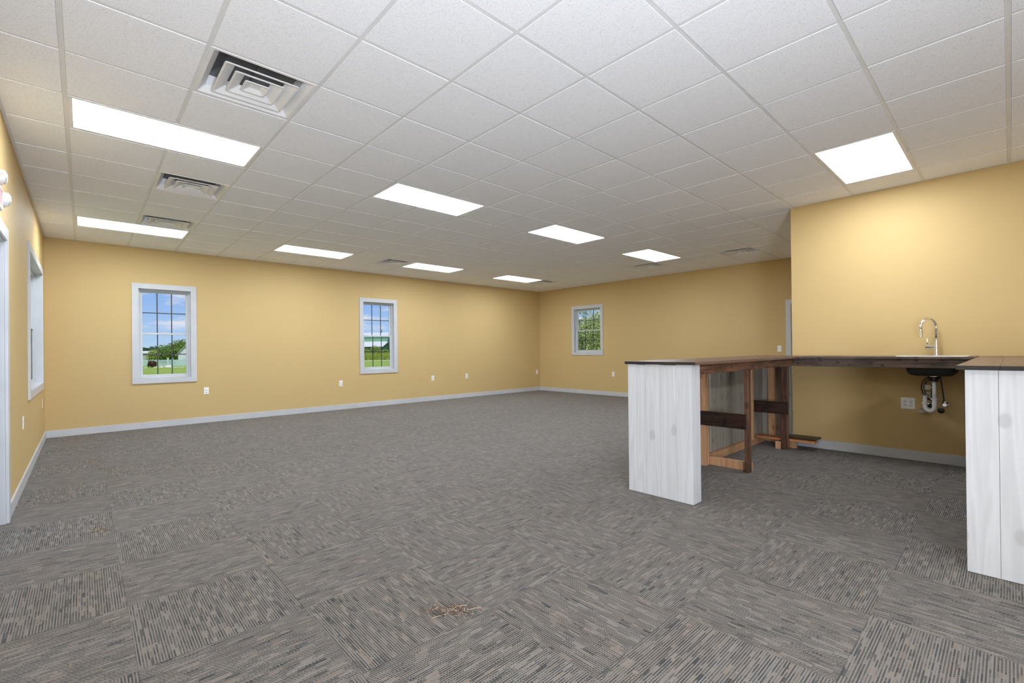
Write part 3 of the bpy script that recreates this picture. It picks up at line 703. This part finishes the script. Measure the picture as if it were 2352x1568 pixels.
# drain pipe; DX: distance of the pipe run from the partition side
DX, DY = SCX, 0.523
def bend(c0, r, a0, a1, ax, ay, n=9):
    return [Vector(c0)+Vector(ax)*r*math.cos(math.radians(a0+(a1-a0)*k/n))+Vector(ay)*r*math.sin(math.radians(a0+(a1-a0)*k/n)) for k in range(n+1)]
t = empty('drain_pipe', (DX, DY, 0.45)); tag(t, 'white plastic drain pipe with curved trap below the sink', 'pipe')
def loc(p): return tuple(Vector(p)-Vector((DX, DY, 0.45)))
trapdir = Vector((0.45, 0.89, 0)).normalized(); R = 0.042
b = MB(); b.tube([loc((DX, DY, 0.864)), loc((DX, DY, 0.675))], 0.0165, 20); b.build('tailpiece', 'pvc', t)
b = MB(); pts = [Vector((DX, DY, 0.695)), Vector((DX, DY, 0.61))]
cen = Vector((DX, DY, 0.61))+trapdir*R
pts += bend(cen, R, 180, 360, trapdir, (0, 0, 1))[1:]
pts += [cen+trapdir*R+Vector((0, 0, 0.03))]
b.tube([loc(p) for p in pts], 0.0195, 20); b.build('trap_bend', 'pvc', t)
E0 = cen+trapdir*R+Vector((0, 0, 0.03))
b = MB(); cc = E0+Vector((0.035, 0, 0.035)); pts = [E0-Vector((0, 0, 0.01)), E0+Vector((0, 0, 0.03))]+[E0+Vector((0.03-0.03*math.cos(a), 0, 0.03+0.03*math.sin(a))) for a in (0.4, 0.8, 1.2, 1.57)]+[Vector((XP-0.002, E0.y, E0.z+0.06))]
b.tube([loc(p) for p in pts], 0.017, 20); b.build('trap_arm', 'pvc', t)
def nut(c0, r, h, axis=(0, 0, 1)):
    b = MB(); b.lathe(loc(c0), axis, [(-h/2, r*0.92), (-h/2+0.002, r), (h/2-0.002, r), (h/2, r*0.92)], seg=10); b.build('slip_nut', 'pvc', t)
nut((DX, DY, 0.690), 0.027, 0.018); nut(E0, 0.027, 0.018); 
b = MB(); b.lathe(loc((XP-0.0005, E0.y, E0.z+0.06)), (-1, 0, 0), [(0, 0.038), (0.004, 0.038), (0.010, 0.028), (0.012, 0.02)]); b.build('wall_flange', 'sinktop', t, 0.5)
# supply hoses, valves, cap
def curve(pts, n=10):
    pts = [Vector(p) for p in pts]; out = []
    P_ = [pts[0]]+pts+[pts[-1]]
    for i in range(1, len(P_)-2):
        for k in range(n):
            s = k/n; a, b2, c2, d = P_[i-1], P_[i], P_[i+1], P_[i+2]
            out.append(0.5*((2*b2)+(c2-a)*s+(2*a-5*b2+4*c2-d)*s*s+(3*b2-a-3*c2+d)*s**3))
    out.append(pts[-1]); return out
FX, FY = 6.438, 0.5215       # faucet post
def hose(pts, lab, r=0.0058):
    b = MB(); b.tube(curve(pts), r, 10); return tag(b.build('supply_hose', 'hose'), lab, 'hose')
hose([(FX-0.006, FY+0.012, 1.075), (FX-0.006, FY+0.02, 0.96), (6.445, 0.575, 0.905), (6.445, 0.622, 0.86), (6.448, 0.643, 0.80), (6.45, 0.635, 0.735), (6.452, 0.605, 0.685), (6.455, 0.585, 0.655)], 'outer of the two dark braided hoses looping left under the sink')
hose([(FX+0.008, FY+0.002, 1.075), (FX+0.004, FY+0.01, 0.97), (6.46, 0.565, 0.885), (6.465, 0.606, 0.84), (6.467, 0.622, 0.79), (6.468, 0.614, 0.73), (6.466, 0.590, 0.67), (6.463, 0.565, 0.640)], 'inner of the two dark braided hoses looping left under the sink')
h1 = hose([(FX-0.012, FY-0.006, 1.075), (6.41, 0.54, 0.90), (6.405, 0.556, 0.80), (6.40, 0.562, 0.72), (6.41, 0.560, 0.64), (6.42, 0.551, 0.60)], 'dark hose with white tag hanging beside the drain pipe')
b = MB(); b.box((6.388, 0.568, 0.768), (6.389, 0.612, 0.816)); b.box((6.388, 0.556, 0.786), (6.389, 0.569, 0.800)); tg = b.build('hose_tag', 'paper', h1)
b = MB()
for y_, z_, w_, hh in ((0.600, 0.776, 0.006, 0.008), (0.600, 0.787, 0.008, 0.003), (0.600, 0.794, 0.005, 0.009), (0.574, 0.782, 0.016, 0.002), (0.574, 0.788, 0.014, 0.002)): b.box((6.3872, y_, z_), (6.3881, y_+w_, z_+hh))
b.build('tag_print', 'ink', tg)
hose([(FX+0.012, FY-0.010, 1.075), (6.44, 0.497, 0.92), (6.445, 0.486, 0.82), (6.45, 0.476, 0.72), (6.455, 0.468, 0.635)], 'straight dark hose running down right of the drain pipe', 0.0065)
def valve(y, z, lab, knobmat):
    t = empty('shutoff_valve', (XP, y, z)); tag(t, lab, 'valve')
    b = MB(); b.lathe((-0.0005, 0, 0), (-1, 0, 0), [(0, 0.030), (0.003, 0.030), (0.010, 0.020), (0.012, 0.010), (0.03, 0.010), (0.032, 0.014), (0.06, 0.014)]); b.lathe((-0.045, 0, 0), (0, 0, 1), [(0, 0.008), (0.018, 0.008), (0.019, 0.011), (0.032, 0.011)], seg=10); b.build('valve_body', 'chrome', t, 0.6)
    b = MB(); b.lathe((-0.060, 0, 0), (-1, 0, 0), [(0, 0.006), (0.008, 0.006), (0.009, 0.019), (0.016, 0.021), (0.020, 0.017)], seg=12); b.build('valve_knob', knobmat, t, 0.6)
valve(0.464, 0.615, 'chrome shutoff valve on the wall right of the drain trap', 'chrome')
valve(0.575, 0.600, 'chrome shutoff valve half hidden behind the drain trap', 'rubber')
b = MB(); b.lathe((0, 0, 0), (-1, 0, 0), [(0, 0.022), (0.05, 0.022), (0.052, 0.027), (0.075, 0.027), (0.078, 0.02)], seg=16); o = b.build('dark_pipe_fitting', 'rubber', None, 0.6); o.location = (XP-0.0005, 0.492, 0.555); tag(o, 'black round pipe fitting low behind the trap', 'pipe fitting')
b = MB(); b.lathe((0, 0, 0), (-1, 0, 0), [(0, 0.026), (0.03, 0.026), (0.034, 0.032), (0.055, 0.032), (0.064, 0.02)], seg=20); o = b.build('pipe_cap', 'cap', None, 0.6); o.location = (XP-0.0005, 0.645, 0.535); tag(o, 'dull beige round pipe cap low left behind the trap', 'pipe cap')

# faucet
t = empty('faucet', (FX, FY, ZT+0.0065)); tag(t, 'chrome gooseneck faucet with side lever behind the sink', 'faucet')
b = MB(); b.lathe((0, 0, 0), (0, 0, 1), [(0, 0.026), (0.004, 0.026), (0.0045, 0.0215), (0.150, 0.0215), (0.152, 0.019)], seg=28); b.build('body', 'chrome', t, 0.6)
sp = Vector((-0.80, 0.60, 0)); ht = 0.293; R = 0.087
pts = [Vector((0, 0, 0.150)), Vector((0, 0, ht))]+bend(Vector((0, 0, ht))+sp*R, R, 180, 0, sp, (0, 0, 1), 20)[1:]
end = pts[-1]
b = MB(); b.tube(pts+[end-Vector((0, 0, 0.02))], 0.0125, 20); b.build('spout', 'chrome', t)
b = MB(); b.lathe(end-Vector((0, 0, 0.02)), (0, 0, -1), [(0, 0.0125), (0.002, 0.0145), (0.008, 0.0145), (0.009, 0.0135), (0.012, 0.0135), (0.013, 0.0152), (0.088, 0.0158), (0.090, 0.012)], seg=20); b.build('spray_head', 'chrome', t, 0.6)
ld = Vector((-0.25, 0.97, 0)).normalized()
b = MB(); b.lathe(ld*0.018+Vector((0, 0, 0.088)), ld, [(0, 0.0155), (0.036, 0.0155), (0.037, 0.014), (0.040, 0.014), (0.041, 0.017), (0.070, 0.017), (0.072, 0.014)], seg=20); lv = b.build('lever_hub', 'chrome', t, 0.6)
b = MB(); p_ = ld*0.070+Vector((0, 0, 0.10)); b.tube([p_, p_+Vector((0, 0, 0.076))], 0.0055, 12); b.build('lever', 'chrome', lv)

# ------------------------------------------------------------------ crumbs on the carpet
rnd = random.Random(4)
b = MB()
def bit(x, y, L_, a, mi, th=0.0012):
    d = Vector((math.cos(a), math.sin(a), 0))*L_/2; p = Vector((x, y, 0.004+rnd.random()*0.003))
    b.tube([p-d, p+Vector((0, 0, rnd.random()*0.003)), p+d], th, 5, mi)
for k in range(170):
    x = 1.255+rnd.gauss(0, 0.055); y = 1.80+rnd.gauss(0, 0.035)-(x-1.255)*0.55
    bit(x, y, rnd.uniform(0.004, 0.012), rnd.random()*6.28, 1 if rnd.random() < 0.6 else 0, rnd.uniform(0.0008, 0.0018))
for x, y, a, l in ((1.28, 1.80, 0.3, 0.05), (1.32, 1.79, -0.6, 0.045), (1.35, 1.73, -0.4, 0.055), (1.31, 1.76, 0.9, 0.035), (1.18, 1.80, -0.3, 0.05), (1.22, 1.86, 0.1, 0.03), (1.46, 1.60, 0.2, 0.02)): bit(x, y, l, a, 0, 0.0016)
tag(b.build('carpet_crumbs', ['straw', 'dirt']), 'patch of straw and brown crumbs on the carpet near the camera', 'debris', kind='stuff')
b = MB()
for k in range(170):
    x = rnd.uniform(-0.3, 4.5); y = rnd.uniform(0.8, 7.0)
    if x > 3.3 and y < 2.4: continue
    bit(x, y, rnd.uniform(0.004, 0.018), rnd.random()*6.28, 1 if rnd.random() < 0.45 else 0, 0.0012)
for k in range(14): bit(0.074+rnd.gauss(0, 0.03), 4.318+rnd.gauss(0, 0.03), 0.02, rnd.random()*6.28, k % 2, 0.002)
tag(b.build('scattered_crumbs', ['straw', 'dirt']), 'loose straw bits scattered thinly over the whole carpet', 'debris', kind='stuff')

# ------------------------------------------------------------------ outdoors
GZ = -0.45
b = MB(); b.poly([(-300, -60, GZ), (400, -60, GZ), (400, 400, GZ), (-300, 400, GZ)])
tag(b.build('lawn', 'grass'), 'green lawn outside the windows', 'lawn', kind='structure')
def gpt(px, py):   # where a sight line meets the ground
    d = at(px, py, 1.0)-Vector((0, 0, CAM_H)); k = (GZ-CAM_H)/d.z; return Vector((0, 0, CAM_H))+d*k
def leaves(b, c, r, n, size, seed, mi=0, shell=0.55):
    rn = random.Random(seed)
    for k in range(n):
        while True:
            v = Vector((rn.uniform(-1, 1), rn.uniform(-1, 1), rn.uniform(-1, 1)))
            if shell < v.length <= 1: break
        nz_ = 1+0.22*noise.noise(v*2.2+Vector((seed, 0, 0)))
        p = Vector(c)+Vector((v.x*r[0], v.y*r[1], v.z*r[2]))*nz_
        a = Vector((rn.gauss(0, 1), rn.gauss(0, 1), rn.gauss(0, 1))).normalized(); d = a.cross(Vector((rn.gauss(0, 1), rn.gauss(0, 1), rn.gauss(0, 1)))).normalized()
        s = size*rn.uniform(0.6, 1.3)
        f = b.bm.faces.new([b.bm.verts.new(q) for q in (p-a*s, p-d*s*0.45, p+a*s, p+d*s*0.45)]); f.material_index = mi
def core(b, c, r, mi=0):
    g = bmesh.new(); bmesh.ops.create_icosphere(g, subdivisions=3, radius=1)
    for v in g.verts:
        k = 1+0.25*noise.noise(v.co*2.5+Vector(c)); v.co = Vector(c)+Vector((v.co.x*r[0], v.co.y*r[1], v.co.z*r[2]))*k
    b.merge(g, mi, True)
def plant(name, base_, blobs, n, size, mat, seed, lab, cat, trunk=0.12, group=None):
    t = empty(name, base_); tag(t, lab, cat, group)
    b = MB()
    for q, (c_, r_) in enumerate(blobs):
        core(b, c_, tuple(x*0.70 for x in r_), 1); leaves(b, c_, r_, int(n*2.2), size*0.85, seed+q)
    b.build('foliage', [mat, 'leaf_core'], t)
    b = MB(); top = max(c_[2] for c_, r_ in blobs)
    b.tube([(0, 0, -0.02), (0.02, 0, top*0.5), (0, 0.02, top)], [trunk, trunk*0.8, trunk*0.5], 8); b.build('trunk', 'bark', t)
    return t
RX = Vector((CR.x, CR.y, 0)).normalized(); FW = Vector((CF.x, CF.y, 0)).normalized()
def flatp(px, depth): v = at(px, 811, depth); return Vector((v.x, v.y, GZ))
def off(a, z, f=0.0): v = RX*a+FW*f; return (v.x, v.y, z)

# hedge trees seen through window 1
plant('leafy_tree', flatp(392, 74), [((0, 0, 1.7), (2.1, 2.1, 1.6)), (off(-1.2, 1.3), (1.2, 1.2, 1.2)), (off(1.3, 2.0), (1.5, 1.5, 1.3))], 700, 0.17, 'leaf', 1, 'broad dark green tree behind the picket fence', 'tree', group='trees outside')
plant('leafy_tree', flatp(421, 83), [((0, 0, 2.3), (2.1, 2.1, 1.9))], 800, 0.17, 'leaf', 7, 'tall dark green tree rising in front of the pale house gable', 'tree', group='trees outside')
plant('young_tree', flatp(351, 66), [((0, 0, 1.25), (0.75, 0.75, 1.0))], 500, 0.11, 'leaf_bright', 11, 'small bright green tree before the broad tree behind the fence', 'tree', 0.05)
for k, (px, dp, hh, lab) in enumerate(((329, 180, 4.2, 'far tree of the dark skyline row at its left end'), (343, 205, 4.0, 'far tree of the dark skyline row above the grey shed'), (356, 185, 4.6, 'far tree of the dark skyline row next to the small bright tree'))):
    plant('far_tree', flatp(px, dp), [((0, 0, hh*0.5), (2.6, 2.6, hh*0.5))], 500, 0.35, 'leaf_dark', 30+k, lab, 'tree', group='skyline trees')
# red shrub and small conifer before the fence
plant('red_shrub', flatp(350, 56), [((0, 0, 0.42), (0.46, 0.46, 0.42))], 500, 0.07, 'leaf_red', 17, 'dark red leaved shrub before the picket fence', 'shrub', 0.02)
def conifer(base_, hgt, rad, seed, lab, trunk=0.05):
    t = empty('conifer', base_); tag(t, lab, 'tree'); b = MB(); rn = random.Random(seed)
    for k in range(7):
        z = hgt*(0.12+0.8*k/7); r = rad*(1-k/7.5); b.lathe((0, 0, z), (0, 0, 1), [(0, r), (hgt*0.18, r*0.25), (hgt*0.20, 0.0)], seg=9)
    b.build('branches', 'leaf_dark', t); b = MB(); b.tube([(0, 0, -0.02), (0, 0, hgt*0.6)], trunk, 6); b.build('trunk', 'bark', t); return t
conifer(flatp(342, 57), 0.98, 0.26, 3, 'little dark conifer beside the red shrub')
conifer(flatp(877, 125), 7.5, 1.2, 5, 'lone dark conifer tip rising above the green barn roof', 0.15)

# picket fence
t = empty('picket_fence', flatp(380, 60)); tag(t, 'pale mint picket fence with taller posts across the lawn', 'fence')
def fl(a, f=0.0): return RX*a+FW*f
segs = [(-9.0, 4.0, 0.0), (4.0, 14.0, 2.0)]
pb = MB()
k = 0; a = -9.0
while a < 12.0:
    f = 0.0 if a < 0.6 else -(a-0.6)*0.35
    c_ = fl(a, f)
    pb.prism([c_+fl(-0.04)+Vector((0, 0, 0.06)), c_+fl(0.04)+Vector((0, 0, 0.06)), c_+fl(0.04)+Vector((0, 0, 0.82)), c_+Vector((0, 0, 0.88)), c_+fl(-0.04)+Vector((0, 0, 0.82))], FW*0.02)
    a += 0.145; k += 1
pk = pb.build('pickets', 'fence', t); pk['kind'] = 'stuff'
pb = MB()
for z in (0.22, 0.68):
    for a0_, a1_, f0, f1 in ((-9.0, 0.6, 0.03, 0.03), (0.6, 12.0, 0.03, -3.96)):
        p, q = fl(a0_, f0), fl(a1_, f1); pb.prism([p+Vector((0, 0, z)), q+Vector((0, 0, z)), q+Vector((0, 0, z+0.08)), p+Vector((0, 0, z+0.08))], FW*0.04)
pb.build('rail', 'fence', t)
for a in (-8.4, -5.7, -3.0, 0.3, 1.0, 3.0, 5.7, 8.4):
    f = 0.03 if a < 0.6 else -(a-0.6)*0.35; c_ = fl(a, f)
    m_ = MB(); rot = Matrix.Translation(c_) @ Matrix.Rotation(math.atan2(RX.y, RX.x), 4, 'Z'); m_.box((-0.07, -0.07, 0), (0.07, 0.07, 1.02), rot=rot); m_.lathe(c_+Vector((0, 0, 1.02)), (0, 0, 1), [(0, 0.09), (0.03, 0.09), (0.12, 0.0)], seg=4); m_.build('fence_post', 'fence', t)
# rocks
rn = random.Random(9)
for k in range(11):
    px = [386, 371, 397, 364.5, 334, 359, 354, 402, 407, 413, 419][k]; big = k < 2
    p = flatp(px, 54.5+rn.random()*1.5); g = bmesh.new(); bmesh.ops.create_icosphere(g, subdivisions=2, radius=1)
    s = (0.42, 0.30, 0.26) if k == 0 else (0.26, 0.2, 0.15) if k == 1 else (0.13, 0.1, 0.06)
    for v in g.verts: v.co = Vector((v.co.x*s[0], v.co.y*s[1], v.co.z*s[2]))*(1+0.3*noise.noise(v.co*1.7+Vector((k, 0, 0)))); v.co.z = max(v.co.z, -0.02)
    b = MB(); b.merge(g); o = b.build('garden_stone', 'stone'); o.location = p+Vector((0, 0, 0.015))
    tag(o, 'large pale boulder in front of the picket fence' if k == 0 else 'medium pale stone touching the large boulder' if k == 1 else 'small pale stone in the row before the picket fence', 'stone', None if k < 2 else 'small stones along the fence')

def house(name, px, depth, wdt, dep, hw, hr, walls, roofm, lab, ridge='side', rz=0.0, extra=None):
    """box with a gable roof; local x to the right, y away"""
    t = empty(name, flatp(px, depth), math.atan2(RX.y, RX.x)+rz); tag(t, lab, 'building')
    b = MB(); b.box((-wdt/2, 0, 0), (wdt/2, dep, hw))
    if ridge == 'front': b.prism([(-wdt/2, 0, hw), (wdt/2, 0, hw), (0, 0, hr)], (0, dep, 0))
    else: b.prism([(-wdt/2, 0, hw), (-wdt/2, dep, hw), (-wdt/2, dep/2, hr)], (wdt, 0, 0))
    b.build('wall', walls, t)
    b = MB(); e_ = 0.25; tk = 0.12
    if ridge == 'front':
        for s in (-1, 1): b.prism([(s*(wdt/2+e_), -e_, hw-(hr-hw)*e_/(wdt/2)+0.02), (0, -e_, hr+0.02), (0, -e_, hr+tk), (s*(wdt/2+e_), -e_, hw-(hr-hw)*e_/(wdt/2)+tk)], (0, dep+2*e_, 0))
    else:
        for s, y0_ in ((-1, 0), (1, dep)): b.prism([(-wdt/2-e_, y0_+s*e_, hw-(hr-hw)*e_/(dep/2)+0.02), (-wdt/2-e_, dep/2, hr+0.02), (-wdt/2-e_, dep/2, hr+tk), (-wdt/2-e_, y0_+s*e_, hw-(hr-hw)*e_/(dep/2)+tk)], (wdt+2*e_, 0, 0))
    b.build('roof', roofm, t)
    return t
h_ = house('house', 428.5, 68, 2.5, 4.5, 1.5, 2.75, 'house', 'roof_g', 'pale gabled house at the right edge of the left window view', 'front')
s_ = house('shed', 331, 88, 3.2, 3.0, 1.75, 2.05, 'shed', 'roof_w', 'low grey green shed behind the fence at left', 'side')
b = MB(); b.box((-0.2, -0.03, 0.05), (0.6, 0.0, 1.5)); b.build('shed_door', 'shed', s_)
# barn group through window 2
def fpt(px, py, d): return at(px, py, d)
bt = house('barn', 848, 105, 9.0, 9.0, 4.95, 5.95, 'barn_l', 'roof_w', 'big green barn with pale metal roof beyond the lawn', 'side')
b = MB(); b.box((-1.6, -0.04, 0.0), (0.6, 0.0, 1.9)); b.build('barn_door', 'house', bt)
b = MB()
# lean-to with a sloping pale roof in front of the barn
b.prism([(-4.5, -4.0, 0), (4.1, -4.0, 0), (4.1, -4.0, 2.6), (-4.5, -4.0, 2.6)], (0, 3.99, 0)); b.build('lean_to', 'barn_d', bt)
b = MB(); b.prism([(-4.8, -4.5, 2.62), (4.4, -4.5, 2.62), (4.4, -0.01, 3.75), (-4.8, -0.01, 3.75)], (0, 0, 0.12)); b.build('lean_to_roof', 'roof_w', bt)
b = MB(); b.box((4.52, -0.5, 0), (8.0, 6.0, 4.8)); b.build('side_wing', 'barn_d', bt)
b = MB(); b.box((-4.0, -4.04, 0.3), (-1.2, -4.0, 1.5)); b.build('pale_panel', 'house', bt)
b = MB(); b.box((0.7, -4.05, 0.0), (2.6, -4.0, 1.6)); b.build('lean_to_door', 'roof_w', bt)
for k, (px, dp, r, lab) in enumerate(((841, 94, 0.95, 'leafy green bush left before the green barn'), (862, 97.2, 1.2, 'tallest leafy green bush before the green barn'), (886, 94, 0.85, 'leafy green bush at the right before the green barn'))):
    plant('leafy_bush', flatp(px, dp), [((0, 0, r*1.2), (r, r, r*1.25))], 600, 0.14, 'leaf_bright', 50+k, lab, 'bush', 0.04, 'bushes before the barn')
b = MB(); rn = random.Random(12)
for k in range(2600):
    q = flatp(rn.uniform(822, 900), rn.uniform(87.0, 91.5)); hh = rn.uniform(0.7, 1.5); d = Vector((rn.uniform(-0.2, 0.2), rn.uniform(-0.2, 0.2), 0)); s = RX*0.05
    b.poly([q-s, q+s, q+d+Vector((0, 0, hh))])
tag(b.build('tall_grass', 'leaf_bright'), 'tall wild grass between path and barn', 'grass', kind='stuff')
b = MB(); p0, p1 = flatp(760, 79), flatp(980, 84)
b.prism([p0, p1, p1+FW*2.2, p0+FW*2.2], (0, 0, 0.03)); tag(b.build('gravel_path', 'gravel'), 'pale gravel path crossing the lawn before the barn', 'path')
# tree filling window 3
t = empty('leafy_tree', (19.0, 15.2, GZ)); tag(t, 'near leafy tree filling the short far window', 'tree', 'trees outside')
b = MB(); rn = random.Random(21)
for q in range(16):
    c_ = (rn.uniform(-1.8, 1.8), rn.uniform(-1.8, 1.8), rn.uniform(0.6, 3.0)); leaves(b, c_, (0.95, 0.95, 0.7), 900, 0.058, 60+q, shell=0.2)
for q in range(6):
    c_ = (rn.uniform(-1.6, 1.6), rn.uniform(-1.6, 1.6), rn.uniform(3.2, 3.9)); leaves(b, c_, (0.6, 0.6, 0.45), 200, 0.058, 90+q, shell=0.1)
b.build('foliage', 'leaf_near', t)
b = MB(); b.tube([(0, 0, -0.02), (0.1, 0, 1.5), (0, 0.1, 3.2)], [0.12, 0.1, 0.04], 10)
for k in range(7):
    a = k*0.9; z = 0.9+k*0.3; b.tube([(0.05, 0, z), (math.cos(a)*0.8, math.sin(a)*0.8, z+0.5), (math.cos(a)*1.5, math.sin(a)*1.5, z+0.9)], [0.04, 0.03, 0.015], 6)
b.build('trunk', 'bark', t)
plant('background_bush', (24.0, 19.4, GZ), [((0, 0, 1.2), (3.2, 3.2, 1.4))], 1800, 0.14, 'leaf', 120, 'dark bush behind the near leafy tree', 'bush', 0.05)
